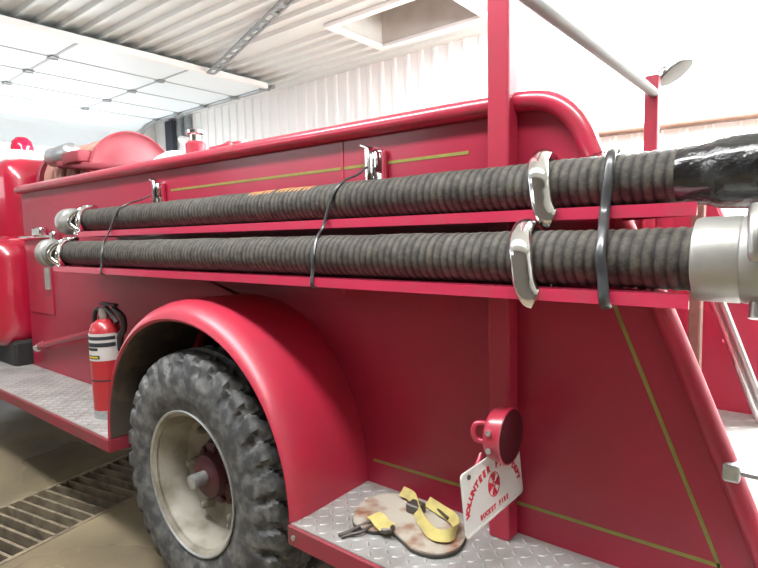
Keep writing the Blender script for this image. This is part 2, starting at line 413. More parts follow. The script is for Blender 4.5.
# hose rack posts, crossbar, floodlight
for y, zt in ((1.366, 2.14), (2.96, 2.14)):
    link('rack_post', box(B(), -.708, -.646, y - .03, y + .03, ZB, zt, .006, 2), M['redpost'], T)
link('crossbar', tube(B(), [(-.668, 1.39, 2.055), (-.668, 2.965, 2.055)], .023, 14), M['rail'], T, 60)
fl = link('floodlight', lathe(B(), [(-.035, .0), (-.035, .03), (-.02, .065), (.0, .085), (.010, .085), (.012, .075), (.006, 0)], (-.598, 3.04, 2.16), (.546, -.07, -.816), 24), M['lamp'], T, 40)
link('lamp_bracket', tube(B(), spline([(-.665, 2.97, 2.11), (-.66, 2.99, 2.165), (-.64, 3.01, 2.185), (-.61, 3.035, 2.185)], 5), .007, 8), M['chrome'], fl, 50)

# hose shelves with chrome clamps
UZ, UY, UR = 1.509, 1.27, .057; LZ, LYh, LR = 1.343, 1.18, .0605
def shelf(x0, x1, yf, z):
    """steel angle: flat top, front edge turned down, back edge turned up on the panel"""
    t = .005
    pr = [(yf, z), (PY0 - .001, z), (PY0 - .001, z + .03), (PY0 - .007, z + .03), (PY0 - .007, z + t), (yf + t, z + t), (yf + t, z + .006), (yf, z + .006)]
    pr = [(PY0 - .0005, z), (PY0 - .0005, z - .03), (PY0 - .006, z - .03), (PY0 - .006, z - t), (yf + t, z - t), (yf + t, z - .026), (yf, z - .026), (yf, z)]
    bm = prism(B(), pr, YZ, x0, x1)
    for v in bm.verts:      # the end is cut on the slant, back from the front lip
        if v.co.x > x1 - .01: v.co.x -= max(0, v.co.y - yf - .006) * 1.1
    return link('hose_shelf', bm, M['lip'], T)
us = shelf(-2.93, -.192, UY - .072, UZ - UR - .0005)
ls = shelf(-3.02, -.186, LYh - .074, LZ - LR - .0005)
def clamp_right(x, y, z, r, par):
    """one thick chrome loop lying over the hose, flattened in front, bolted to the shelf lip"""
    p = [(x - .008, y + r + .03, z - r + .0), (x - .008, y + r + .02, z + r * .5), (x - .008, y + .01, z + r + .016), (x - .002, y - r * .72, z + r * .95), (x + .011, y - r - .018, z + r * .4), (x + .018, y - r - .023, z - r * .3), (x + .024, y - r - .026, z - r * .82), (x + .036, y - r - .027, z - r - .016), (x + .046, y - r - .022, z - r - .022)]
    bm = B(); tube(bm, spline(p, 6), .0125, 16, sy=1.9)
    link('hose_clamp', bm, M['chrome'], par, 60)
def clamp_left(x, y, z, r, par):
    bm = B()
    for s in (-1, 1):
        p = [(x + s * .012, y + .02, z + r + .010), (x + s * .02, y - r * .55, z + r * .93), (x + s * .048, y - r - .010, z + r * .25), (x + s * .05, y - r - .012, z - r * .35), (x + s * .022, y - r * .75, z - r * .86), (x + s * .012, y - r * .55, z - r + .01)]
        tube(bm, spline(p, 6), .0145, 10)
    box(bm, x - .03, x + .03, y - r - .012, y - r * .5, z - r - .018, z - r + .004, .008, 2)
    box(bm, x - .028, x + .028, y - .02, y + .04, z + r + .001, z + r + .022, .008, 2)
    link('hose_clamp', bm, M['chrome'], par, 60)
clamp_right(-.517, UY, UZ, UR, us); clamp_right(-.517, LYh, LZ, LR, ls)
clamp_left(-2.96, UY, UZ, UR, us); clamp_left(-2.99, LYh, LZ, LR, ls)
# latches where the tie straps hook on
for x in (-1.14, -2.47):
    lt = link('latch', box(B(), x - .028, x + .030, PY0 - .010, PY0 + .001, 1.555, 1.675, .003, 1), M['chrome'], T)
    bm = B(); box(bm, x - .024, x - .006, PY0 - .035, PY0 - .009, 1.56, 1.685, .005, 1); box(bm, x + .010, x + .024, PY0 - .030, PY0 - .009, 1.60, 1.67, .005, 1)
    tube(bm, [(x - .015, PY0 - .03, 1.68), (x - .04, PY0 - .03, 1.69)], .006, 8)
    link('hook', bm, M['chrome'], lt, 40)
    bm = B(); box(bm, x + .032, x + .05, PY0 - .02, PY0 + .001, 1.57, 1.67, .006, 1); link('guard', bm, M['red2'], lt)
    bm = B(); lathe(bm, [(0, .014), (.014, .014), (.02, 0)], (x + .02, PY0 - .01, 1.565), (0, -1, 0), 10); link('bolt', bm, M['chrome'], lt, 40)

# fender
def fender_bm(y0, y1):
    """profile from the panel outwards: crown, rolled front edge, inner skin"""
    prof = [(0, .628, .588), (.12, .632, .590), (.22, .634, .594), (.285, .630, .596), (.322, .618, .594), (.345, .600, .590), (.357, .583, .586), (.360, .570, .583), (.352, .560, .578), (.335, .562, .576), (.28, .596, .572), (.0, .604, .570)]
    bm = B(); n = 48; R = []
    for dy, rz, rx in prof:
        y = y0 + (y1 - y0) * dy / .36
        pts = [(AC[0] + rx * math.copysign(abs(math.cos(a)) ** .96, math.cos(a)), AC[1] + rz * abs(math.sin(a)) ** .96) for a in [PI * k / n for k in range(n + 1)]]
        R.append([bm.verts.new((x, y, z)) for x, z in pts])
    m_ = len(R)
    for i in range(m_):
        j = (i + 1) % m_
        for k in range(n): bm.faces.new([R[i][k], R[i][k + 1], R[j][k + 1], R[j][k]]).material_index = 1 if i >= 8 and i < m_ - 1 else 0
    bm.faces.new([r[0] for r in R]); bm.faces.new([r[-1] for r in R][::-1])
    bmesh.ops.triangulate(bm, faces=[f for f in bm.faces if len(f.verts) > 4])
    return bm
link('fender', fender_bm(PY0, 1.04), [M['redfen'], M['wellskin']], T, 50)
link('wheel_well', prism(B(), arch(.545, .585) , XZ, 1.86, 1.9), M['dark'], T)
bm = B(); R0 = arch(.545, .585)
for i in range(len(R0) - 1):
    bm.faces.new([bm.verts.new((R0[i][0], y, R0[i][1])) for y in (PY0 + .03,)] + [bm.verts.new((R0[i][0], 1.87, R0[i][1])), bm.verts.new((R0[i + 1][0], 1.87, R0[i + 1][1])), bm.verts.new((R0[i + 1][0], PY0 + .03, R0[i + 1][1]))])
bmesh.ops.remove_doubles(bm, verts=bm.verts, dist=1e-4)
link('well_liner', bm, M['dark'], T)

# tread plate with raised lozenges
def lugs(bm, x0, x1, y0, y1, z, pitch=.034, keep=lambda x, y: True):
    nx, ny = int((x1 - x0) / pitch), int((y1 - y0) / pitch)
    for i in range(nx):
        for j in range(ny):
            x, y = x0 + (i + .5) * pitch, y0 + (j + .5) * pitch
            if not keep(x, y): continue
            a = PI / 4 if (i + j) % 2 else -PI / 4; c, s = math.cos(a), math.sin(a)
            P = lambda u, v, h: bm.verts.new((x + u * c - v * s, y + u * s + v * c, z + h))
            l, w = pitch * .47, pitch * .17
            b4 = [P(-l, 0, 0), P(0, -w, 0), P(l, 0, 0), P(0, w, 0)]; t2 = [P(-l * .5, 0, .0022), P(l * .5, 0, .0022)]
            bm.faces.new([b4[0], b4[1], t2[0]]); bm.faces.new([b4[1], b4[2], t2[1]]); bm.faces.new([b4[1], t2[1], t2[0]])
            bm.faces.new([b4[2], b4[3], t2[1]]); bm.faces.new([b4[3], b4[0], t2[0]]); bm.faces.new([b4[3], t2[0], t2[1]])
YO = 1.043
bm = box(B(), -6.6, -2.385, YO, PY0 + .03, ZB - .03, ZB); lugs(bm, -6.6, -2.385, YO + .004, PY0, ZB)
rb = link('running_board', bm, M['tread'], T)
link('fascia', box(B(), -6.6, -2.375, YO - .008, YO + .012, ZB - .062, ZB - .004, .004, 1), M['fascia'], rb)
link('fascia', box(B(), -2.39, -2.372, YO, PY0, ZB - .062, ZB - .004, .002, 1), M['fascia'], rb)
bm = box(B(), -1.21, .70, YO, 3.36, ZB - .03, ZB); lugs(bm, -1.21, .70, YO + .004, PY0, ZB); lugs(bm, -.70, .70, PY0 + .05, 3.34, ZB, .05)
tb = link('tailboard', bm, M['tread'], T)
link('fascia', box(B(), -1.22, .71, YO - .008, YO + .012, ZB - .066, ZB - .004, .004, 1), M['fascia'], tb)
link('fascia', box(B(), .69, .71, YO, 3.36, ZB - .066, ZB - .004, .004, 1), M['fascia'], tb)
for x in (-1.19, -.6):
    link('bolt', lathe(B(), [(0, .008), (.005, .008), (.007, 0)], (x, YO - .008, ZB - .035), (0, -1, 0), 8), M['galv'], tb, 40)
link('chassis', box(B(), -6.5, -.2, 1.78, 2.62, .36, .515), M['dark'], T)
link('underbody', box(B(), -4.28, -2.42, PY0 + .04, PYF - .04, .50, .545), M['dark'], T)
link('axle', tube(B(), [(-1.755, 1.3, .51), (-1.755, 3.1, .51)], .07, 12), M['dark'], T)

# dual rear wheel
WC = Vector((-1.806, 0, .4945))
def tire_bm(y0, flip=1, nlug=30):
    """carcass profile (offset from outer face, radius, tread flag)"""
    pr = [(.035, .272, 0), (.022, .285, 0), (.010, .31, 0), (.003, .34, 0), (0, .37, 0), (.001, .40, 0), (.004, .425, .35), (.008, .44, .7), (.011, .452, 1), (.014, .463, 1), (.018, .473, 1), (.023, .483, 1), (.030, .492, 1), (.040, .498, 1), (.055, .501, 1), (.070, .503, 1), (.085, .504, 1), (.097, .5045, 1), (.103, .5045, 1), (.115, .505, 1), (.13, .505, 1)]
    full = pr + [(.26 - t, r, f) for t, r, f in reversed(pr[:-1])]
    na = nlug * 12; bm = B(); rings = []
    for k in range(na):
        th = 2 * PI * k / na; ring = []
        for i, (t, r, f) in enumerate(full):
            r = r * .977 - .007 * (r < .30)
            side = 1 if t < .13 else -1
            tt = t if t < .13 else .26 - t
            ph = (k / 12 + (0 if side > 0 else .5) + .30 * math.sin(tt * 50)) % 1
            gro = 0
            if f and .0 < tt < .097:
                w_ = .40 if tt < .04 else .34
                e = abs(ph - .5) * 2
                gro = max(0, min(1, (e - (1 - w_)) / .10))
                if tt < .02: gro *= .8
            if f and .097 <= tt <= .113: gro = 1
            dep = .021 * gro * f
            # alternate lugs reach further down the sidewall
            if i in (7, 8, 9) and int(k / 12 + .3) % 2: dep += .006
            rr = r - dep * (.9 if tt > .03 else .45); t2 = t + side * dep * (.0 if tt > .03 else .9)
            if f == 0 and .31 < r < .43: t2 += side * -.0022 * (1 if abs(r - .34) < .012 else 0)
            ring.append(bm.verts.new((WC.x + math.sin(th) * rr, y0 + t2, WC.z + math.cos(th) * rr)))
        rings.append(ring)
    m_ = len(full)
    for k in range(na):
        a, b = rings[k], rings[(k + 1) % na]
        for i in range(m_ - 1): bm.faces.new([a[i], a[i + 1], b[i + 1], b[i]])
    return bm
WY0 = 1.055
rim_prof = [(.028, .262), (.020, .272), (.014, .280), (.016, .284), (.026, .283), (.033, .275), (.040, .262), (.060, .256), (.075, .252), (.120, .246), (.150, .236), (.160, .215), (.168, .17), (.166, .125), (.160, .115), (.175, .115), (.185, .17), (.18, .24), (.14, .256), (.08, .264), (.04, .270)]
wh = link('wheel', lathe(B(), [(t, r * .965) for t, r in rim_prof[:]], (WC.x, WY0, WC.z), (0, 1, 0), 72, closed=True), M['rim'], T, 35)
link('tire', tire_bm(WY0), M['rubber'], wh, 38)
link('rim_flange', lathe(B(), [(.013, .268), (.011, .2725), (.013, .276), (.018, .275), (.019, .269), (.016, .266)], (WC.x, WY0, WC.z), (0, 1, 0), 72, closed=True), M['galv'], wh, 50)
hb = lathe(B(), [(.17, .0), (.17, .135), (.135, .135), (.130, .125), (.10, .118), (.092, .09), (.06, .082), (.055, .07), (.052, 0)], (WC.x, WY0 + .03, WC.z), (0, 1, 0), 32)
link('hub', hb, M['maroon'], wh, 35)
link('axle_cap', lathe(B(), [(.085, .026), (.045, .026), (.038, .028), (.024, .027), (.020, .018), (.018, 0)], (WC.x, WY0, WC.z), (0, 1, 0), 12), M['galv'], wh, 30)
for k in range(8):
    a = 2 * PI * k / 8 + .2; p = (WC.x + math.sin(a) * .10, WY0 + .13, WC.z + math.cos(a) * .10)
    link('hub_bolt', lathe(B(), [(0, .012), (-.014, .012), (-.018, .008), (-.018, 0)], p, (0, 1, 0), 6), M['maroon'], wh)
for k in range(6):
    a = 2 * PI * k / 6 + .5; p = (WC.x + math.sin(a) * .175, WY0 + .165, WC.z + math.cos(a) * .175)
    link('lug_nut', lathe(B(), [(0, .02), (-.03, .018), (-.05, .012), (-.052, 0)], p, (0, 1, 0), 8), M['rim'], wh)
link('valve_stem', tube(B(), [(WC.x + .10, WY0 + .155, WC.z - .19), (WC.x + .09, WY0 + .11, WC.z - .175)], .006, 8), M['galv'], wh)
iw = link('inner_wheel', lathe(B(), [(.04, .10), (.04, .27), (.24, .27), (.24, .10)], (WC.x, 1.34, WC.z), (0, 1, 0), 40, closed=True), M['dark'], T)
link('tire', tire_bm(1.345), M['rubber'], iw, 38)

# tail light
tl = link('tail_light', lathe(B(), [(-.048, 0), (-.048, .050), (-.042, .063), (-.032, .0675), (-.010, .0675), (-.008, .0715), (.003, .0715), (.005, .0685), (.0, .067)], (-.594, 1.235, .893), (1, 0, 0), 36), M['redtrim'], T, 40)
link('lens', lathe(B(), [(-.002, .069), (.004, .0675), (.010, .05), (.014, .025), (.015, 0)], (-.594, 1.235, .893), (1, 0, 0), 36), M['lens'], tl, 50)
link('loop', tube(B(), spline([(-.638, 1.195, .928), (-.658, 1.18, .928), (-.664, 1.175, .908), (-.658, 1.18, .888), (-.640, 1.188, .882)], 5), .007, 8), M['redtrim'], tl, 50)
link('arm', tube(B(), [(-.655, 1.28, .90), (-.675, 1.34, .90)], .016, 10), M['redtrim'], tl, 50)
link('plate_stay', tube(B(), [(-.655, 1.20, .845), (-.655, 1.165, .81), (-.655, 1.15, .79)], .006, 8), M['redtrim'], tl, 50)
for s in (-1, 1): link('screw', lathe(B(), [(0, .007), (.006, .007), (.007, 0)], (-.617, 1.235 - .0670, .893 + s * .022), (0, -1, 0), 8), M['galv'], tl, 40)

# handrail and edge bracket at the back
hr = link('handrail', tube(B(), [(-.424, 2.84, 1.20), (-.373, 2.84, 1.062), (-.183, 2.84, .547)], .020, 12), M['chrome'], T, 60)
link('handrail_channel', tube(B(), [(-.392, 2.82, 1.20), (-.341, 2.82, 1.062), (-.151, 2.82, .547)], .017, 12), M['steel'], hr, 60)
link('standoff', tube(B(), [(-.33, 2.84, .90), (-.33, 2.97, .90)], .012, 8), M['chrome'], hr, 60)
cb = link('edge_bracket', box(B(), -.155, -.122, 1.355, 1.40, .852, .893, .006, 2), M['galv'], T)
link('pin', tube(B(), [(-.12, 1.36, .876), (-.05, 1.345, .88), (.06, 1.34, .90)], .006, 8), M['galv'], cb, 50)

# cab
def rbox(x0, x1, y0, y1, z0, z1, bev, seg=6): return box(B(), x0, x1, y0, y1, z0, z1, bev, seg)
link('cab_sill', box(B(), -6.8, -4.32, 1.30, 3.1, .50, .72, .02, 1), M['dark'], T)
link('cab_glare_block', box(B(), -7.0, -4.6, 1.45, 2.95, .26, .52, .02, 1), M['dark'], T)  # unseen box and front wheel, added to block doorway glare on the floor
fw = link('front_wheel', lathe(B(), [(.04, .10), (.04, .25), (.24, .25), (.24, .10)], (-5.9, 1.25, .49), (0, 1, 0), 40, closed=True), M['rim'], T)
link('tire', lathe(B(), [(.03, .25), (0, .33), (.0, .42), (.03, .48), (.13, .49), (.23, .48), (.26, .42), (.26, .33), (.23, .25)], (-5.9, 1.25, .49), (0, 1, 0), 60, closed=True), M['rubber'], fw, 40)
cb_ = link('cab', rbox(-6.9, -4.34, 1.20, 3.20, .66, 1.45, .15), M['redcab'], T, 50)
up = link('cab_top', rbox(-6.3, -4.42, 1.33, 3.07, 1.30, 2.02, .16), M['redcab'], T, 50)
link('side_window', box(B(), -5.75, -4.74, 1.322, 1.34, 1.48, 1.86, .006, 1), M['glass'], up)
link('roof_cap', rbox(-6.2, -4.55, 1.42, 2.98, 1.93, 2.085, .07, 4), M['whiteobj'], up, 50)
bk = link('beacon', lathe(B(), [(0, 0), (0, .10), (.03, .10), (.035, .085), (.04, 0)], (-5.15, 1.72, 2.08), (0, 0, 1), 24), M['chrome'], T, 40)
link('beacon_lens', lathe(B(), [(.035, .085), (.10, .083), (.15, .072), (.18, .045), (.19, 0)], (-5.15, 1.72, 2.08), (0, 0, 1), 24), M['beacon'], bk, 60)

# hose reel in the bed, axle along the truck
RC = Vector((-3.5, 1.80, 1.815))
hrl = link('hose_reel', lathe(B(), [(-.86, 0), (-.86, .10), (.02, .10), (.02, 0)], RC, (1, 0, 0), 24), M['reel'], T, 40)
for x in (-.82, 0.0):
    bm = lathe(B(), [(0, .0), (0, .262), (-.008, .275), (.0, .285), (.014, .285), (.022, .275), (.014, .262), (.010, .20), (.016, .19), (.016, .0)], RC + Vector((x, 0, 0)), (1, 0, 0), 48)
    link('flange', bm, M['reel'], hrl, 35)
bm = B()
for k in range(11):
    x = RC.x - .78 + k * .07; r = .225 + .012 * math.sin(k * 2.1)
    pts = [(x + .02 * t / 24, RC.y + math.cos(2 * PI * t / 24) * r, RC.z + math.sin(2 * PI * t / 24) * r) for t in range(25)]
    tube(bm, pts, .032, 8)
link('reel_hose', bm, M['coil'], hrl, 60)
bm = B(); tube(bm, [(-3.85, 1.50, 1.90), (-3.0, 1.50, 1.795)], .026, 10); box(bm, -3.74, -3.50, 1.46, 1.56, 1.88, 1.955, .012, 2); tube(bm, [(-3.02, 1.50, 1.80), (-3.0, 1.50, 1.48)], .022, 10)
link('reel_frame', bm, M['reel'], hrl, 50)
link('motor', lathe(B(), [(0, 0), (0, .04), (.03, .065), (.30, .065), (.33, .04), (.34, 0)], (-4.05, 1.53, 1.965), (1, 0, 0), 24), M['galv'], hrl, 40)

# valve in the bed
vl = link('valve', lathe(B(), [(-.38, .035), (-.05, .035), (-.04, .052), (.03, .055), (.045, .042), (.05, 0)], (-2.78, 1.80, 1.905), (0, 0, 1), 20), M['red2'], T, 40)
link('valve_cap', lathe(B(), [(.045, .03), (.08, .032), (.088, .05), (.105, .05), (.11, 0)], (-2.78, 1.80, 1.905), (0, 0, 1), 16), M['chrome'], vl, 40)
link('hand_wheel', lathe(B(), [(-.40, .03), (-.02, .03), (-.01, .07), (.005, .10), (.02, .095), (.02, .03), (.03, 0)], (-2.36, 1.72, 1.862), (0, -.3, 1), 28), M['redtrim'], T, 40)

# ================================================================== HOSES
def hose_bm(x0, x1, y, z, r, pitch, orange=None, sag=0):
    bm = B(); la = bm.verts.layers.float.new('rib'); lo = bm.verts.layers.float.new('orange')
    n = 40; per = 7; N = int((x1 - x0) / pitch); rings = []
    for i in range(N * per + 1):
        q = i / per; x = x0 + q * pitch
        ph = (i % per) / per
        hgt = .5 - .5 * math.cos(2 * PI * ph)
        hgt = hgt ** .4
        jit = .0009 * math.sin(int(q) * 12.9898) + .0006 * math.sin(int(q) * 4.1)
        ring = []
        for k in range(n):
            th = 2 * PI * k / n
            rr = r - .0030 + .0030 * hgt + jit
            xx = x + .004 * math.sin(th + 1)      # the wire is wound as a helix, so ribs lean a little
            v = bm.verts.new((xx, y + math.cos(th) * rr, z + math.sin(th) * rr)); v[la] = .55 + .55 * hgt
            if orange and orange[0] < x < orange[1] and 1.25 < th < 2.3 and hgt > .6 and math.sin(x * 91) + math.sin(x * 37 + 2) > -1.0: v[lo] = .8
            ring.append(v)
        rings.append(ring)
    for i in range(len(rings) - 1):
        for k in range(n): bm.faces.new([rings[i][k], rings[i][(k + 1) % n], rings[i + 1][(k + 1) % n], rings[i + 1][k]])
    bm.faces.new(rings[0][::-1]); bm.faces.new(rings[-1])
    return bm
h1 = thing('suction_hose', 'upper ribbed black hose on the truck, ending in shiny black tape', 'hose', (-1.7, UY, UZ - UR), 'hard suction hoses on the truck side')
link('hose_tube', hose_bm(-3.13, -.20, UY, UZ, UR, .0215, (-1.60, -1.27)), hose_mat('hose_rubber_upper', 0, True), h1, 180)
link('coupling', lathe(B(), [(-.095, 0), (-.095, .050), (-.09, .066), (-.078, .072), (-.01, .072), (.0, .067), (.01, .060), (.05, .059), (.055, .050)], (-3.13, UY, UZ), (1, 0, 0), 36), M['alu'], h1, 35)
bm = lathe(B(), [(-.012, .057), (0, .0595), (.03, .061), (.045, .064), (.06, .070), (.10, .072), (.13, .074), (.145, .077), (.33, .078), (.34, .070), (.42, .068), (.42, 0)], (-.225, UY, UZ), (1, 0, 0), 36)
tp = link('tape_wrap', bm, M['tape'], h1, 40)
link('lug', box(B(), -.05, .02, UY - .085, UY - .06, UZ - .035, UZ + .02, .012, 2), M['tape'], tp, 40)
h2 = thing('suction_hose', 'lower ribbed black hose on the truck, ending in wide bare metal coupling', 'hose', (-1.7, LYh, LZ - LR), 'hard suction hoses on the truck side')
link('hose_tube', hose_bm(-3.17, -.17, LYh, LZ, LR, .0215), hose_mat('hose_rubber_lower', 3.3, False), h2, 180)
link('coupling', lathe(B(), [(-.085, 0), (-.085, .046), (-.082, .066), (-.070, .076), (-.035, .077), (-.025, .072), (-.02, .062), (.03, .060), (.035, .052)], (-3.18, LYh, LZ), (1, 0, 0), 36), M['alu'], h2, 35)
cp = link('coupling', lathe(B(), [(-.012, .060), (-.008, .076), (0, .0785), (.062, .0795), (.065, .0775), (.068, .0795), (.17, .0805), (.18, .070), (.18, 0)], (-.178, LYh, LZ), (1, 0, 0), 48), M['alu'], h2, 35)
for k, a in enumerate((2.3, 4.4, .2)):
    c, s = math.cos(a), math.sin(a); cy, cz = LYh + c * .085, LZ + s * .085
    bm = B(); tube(bm, [(-.088, cy - c * .012, cz - s * .012), (-.088, cy + c * .022, cz + s * .022)], .0125, 12)
    link('lug', bm, M['steel'], cp, 40)

link('handle_lug', tube(B(), spline([(-.093, 1.135, 1.432), (-.091, 1.105, 1.415), (-.089, 1.090, 1.385), (-.087, 1.086, 1.345)], 5), [.012] * 15 + [.009], 12), M['steel'], cp, 50)

# tie straps
def tie(label, pts, r=.0065, name='tie_strap', sy=.55):
    bm = tube(B(), spline(pts, 7), r, 10, sy=sy)
    return tag(link(name, bm, M['strap'], smooth=60), label, 'strap', 'rubber straps holding the hoses')
tie('thin black strap from middle latch down across both hoses', [(-1.141, 1.352, 1.618), (-1.142, 1.31, 1.592), (-1.144, 1.262, 1.575), (-1.150, 1.222, 1.549), (-1.166, 1.203, 1.498), (-1.176, 1.182, 1.43), (-1.166, 1.145, 1.397), (-1.154, 1.114, 1.345), (-1.150, 1.108, 1.30), (-1.145, 1.097, 1.265), (-1.145, 1.112, 1.252)])
tie('thin black strap from front latch down across hoses near their clamped end', [(-2.486, 1.352, 1.612), (-2.50, 1.31, 1.59), (-2.508, 1.262, 1.575), (-2.525, 1.222, 1.549), (-2.548, 1.203, 1.498), (-2.57, 1.182, 1.43), (-2.535, 1.145, 1.397), (-2.492, 1.114, 1.345), (-2.485, 1.108, 1.30), (-2.474, 1.097, 1.265), (-2.474, 1.112, 1.252)])
tie('short dark strap round both hoses next to the bare metal coupling', [(-.366, 1.29, 1.574), (-.364, 1.262, 1.576), (-.359, 1.225, 1.556), (-.357, 1.202, 1.505), (-.358, 1.185, 1.44), (-.348, 1.145, 1.404), (-.343, 1.112, 1.355), (-.336, 1.106, 1.31), (-.329, 1.094, 1.265), (-.329, 1.110, 1.250)], .0105)

# ================================================================== LOOSE THINGS
# fire extinguisher
ex = thing('fire_extinguisher', 'red fire extinguisher standing on running board beside rear fender', 'fire extinguisher', (-2.70, 1.20, ZB))
E0 = (-2.70, 1.20, ZB + .001)
link('cylinder', lathe(B(), [(.03, 0), (.03, .072), (.36, .074), (.42, .072), (.455, .060), (.475, .035), (.48, .02), (.49, 0)], E0, (0, 0, 1), 36), M['cyl'], ex, 40)
link('foot_ring', lathe(B(), [(0, .062), (0, .071), (.042, .0735), (.042, .06)], E0, (0, 0, 1), 36, closed=True), M['galv'], ex, 40)
lb = link('label', lathe(B(), [(.285, .0738), (.285, .0752), (.415, .0745), (.415, .0725)], E0, (0, 0, 1), 36, closed=True), M['label'], ex, 40)
def patch(name, a0, a1, z0, z1, r, m, par):
    bm = B(); n = 10
    rows = [[bm.verts.new((E0[0] + math.cos(a0 + (a1 - a0) * k / n) * rr, E0[1] + math.sin(a0 + (a1 - a0) * k / n) * rr, E0[2] + z)) for k in range(n + 1)] for rr, z in ((r, z0), (r, z1), (r - .003, z1), (r - .003, z0))]
    for i in range(4):
        for k in range(n): bm.faces.new([rows[i][k], rows[i][k + 1], rows[(i + 1) % 4][k + 1], rows[(i + 1) % 4][k]])
    for k in (0, n): bm.faces.new([r_[k] for r_ in rows])
    link(name, bm, m, par, 40)
aF = -PI / 3
patch('print_band', aF - 1.5, aF + 1.2, .385, .402, .0755, M['ink'], lb); patch('print_band', aF - 1.3, aF + 1.2, .352, .372, .0758, M['ink'], lb)
patch('print_band', aF - .9, aF + .1, .335, .348, .0758, M['ink'], lb); patch('caution_band', aF - 1.2, aF + .2, .295, .312, .0758, M['ink'], lb); patch('caution_mark', aF - 1.1, aF + .1, .300, .307, .0764, M['yel'], lb)
patch('strap_line', aF - 1.3, aF + 1.5, .185, .192, .0742, M['ink'], ex)
bm = B(); lathe(bm, [(.478, .02), (.50, .024), (.53, .022), (.54, 0)], E0, (0, 0, 1), 16); vv = link('valve', bm, M['alu'], ex, 40)
bm = B(); box(bm, E0[0] - .02, E0[0] + .13, E0[1] - .012, E0[1] + .012, E0[2] + .545, E0[2] + .560, .004, 1); tube(bm, spline([(E0[0] + .02, E0[1], E0[2] + .535), (E0[0] + .07, E0[1], E0[2] + .51), (E0[0] + .13, E0[1], E0[2] + .47)], 4), .011, 8)
link('handle', bm, M['black'], ex, 40)
link('hose', tube(B(), spline([(E0[0] - .015, E0[1], E0[2] + .515), (E0[0] - .06, E0[1] - .01, E0[2] + .52), (E0[0] - .085, E0[1] - .01, E0[2] + .46), (E0[0] - .082, E0[1] + .02, E0[2] + .40), (E0[0] - .06, E0[1] + .07, E0[2] + .30)], 6), .011, 10), M['black'], ex, 60)
link('hose', tube(B(), spline([(E0[0] + .10, E0[1], E0[2] + .535), (E0[0] + .16, E0[1] + .01, E0[2] + .50), (E0[0] + .15, E0[1] + .02, E0[2] + .44), (E0[0] + .11, E0[1] + .02, E0[2] + .40), (E0[0] + .085, E0[1] + .03, E0[2] + .33)], 6), .015, 10), M['black'], ex, 60)
link('wall_bracket', box(B(), E0[0] - .02, E0[0] + .02, E0[1] + .073, 1.399, E0[2] + .25, E0[2] + .30), M['red2'], ex)

# licence-style plate hanging under the tail light
PX = -.637
pl = thing('license_plate', 'white plate with red VOLUNTEER lettering under the red tail light', 'license plate', (PX, 1.212, .69))
PW, PH, PYl, PZl = .305, .152, 1.062, .690
def rrect(w, h, r, n=5):
    out = []
    for cx, cy, a0 in ((w - r, r, -PI / 2), (w - r, h - r, 0), (r, h - r, PI / 2), (r, r, PI)):
        out += [(cx + r * math.cos(a0 + PI / 2 * k / n), cy + r * math.sin(a0 + PI / 2 * k / n)) for k in range(n + 1)]
    return out
tilt = .02
P3 = lambda u, v, t: (PX + t + (PH - v) * .10, PYl + u, PZl + v)
link('plate_sheet', prism(B(), rrect(PW, PH, .012), P3, 0, .0015), M['plate'], pl)
bm = B(); o1, o2 = rrect(PW, PH, .012), [(u + .005, v + .005) for u, v in rrect(PW - .01, PH - .01, .010)]
va = [[bm.verts.new(P3(u, v, t)) for u, v in o] for o, t in ((o1, .001), (o1, .004), (o2, .004), (o2, .001))]
for i in range(4):
    for k in range(len(o1)): k2 = (k + 1) % len(o1); bm.faces.new([va[i][k], va[i][k2], va[(i + 1) % 4][k2], va[(i + 1) % 4][k]])
link('raised_rim', bm, M['plate'], pl)
def glyph(bm, ch, size, place):
    """adds one letter (as extruded outlines of the built-in font) to bm; place(u, v)->plate u, v"""
    cu = bpy.data.curves.new('glyph', 'FONT'); cu.body = ch; cu.size = size; cu.align_x = 'CENTER'; cu.resolution_u = 2
    cu.offset = size * .05
    ob = bpy.data.objects.new('glyph', cu); COL.objects.link(ob)
    dg = bpy.context.evaluated_depsgraph_get(); me = bpy.data.meshes.new_from_object(ob.evaluated_get(dg))
    bm2 = B(); bm2.from_mesh(me)
    vm = {}
    for v in bm2.verts: vm[v.index] = [bm.verts.new(P3(*place(v.co.x, v.co.y), .0026)), bm.verts.new(P3(*place(v.co.x, v.co.y), .001))]
    for f in bm2.faces: bm.faces.new([vm[v.index][0] for v in f.verts])
    for e in bm2.edges:
        if len(e.link_faces) == 1:
            a, b = vm[e.verts[0].index], vm[e.verts[1].index]; bm.faces.new([a[0], b[0], b[1], a[1]])
    bm2.free(); bpy.data.objects.remove(ob); bpy.data.curves.remove(cu); bpy.data.meshes.remove(me)
bm = B(); txt = 'VOLUNTEER FIRE DEPT'; cu0, cv0, Ra, Rb = PW / 2, .042, .134, .088
for i, ch in enumerate(txt):
    if ch == ' ': continue
    a = PI * (.97 - .94 * i / (len(txt) - 1))
    c_, s_ = math.cos(a), math.sin(a); bu, bv = cu0 + Ra * c_, cv0 + (Rb - .010) * s_
    # tangent direction of the ellipse
    tu, tv = Ra * s_, -Rb * c_; ln = math.hypot(tu, tv); tu, tv = tu / ln, tv / ln
    glyph(bm, ch, .0235, lambda x, y, bu=bu, bv=bv, tu=tu, tv=tv: (bu + x * tu - (y - .006) * tv, bv + x * tv + (y - .006) * tu))
link('arched_lettering', bm, M['platered'], pl)
bm = B(); btx = 'BUCKET FIRE'
for i, ch in enumerate(btx):
    if ch != ' ': glyph(bm, ch, .0165, lambda x, y, i=i: (PW / 2 - .006 + (i - 5) * .0138 + x, .016 + y))
link('lower_lettering', bm, M['platered'], pl)
bm = B(); ec = (PW / 2, .077)
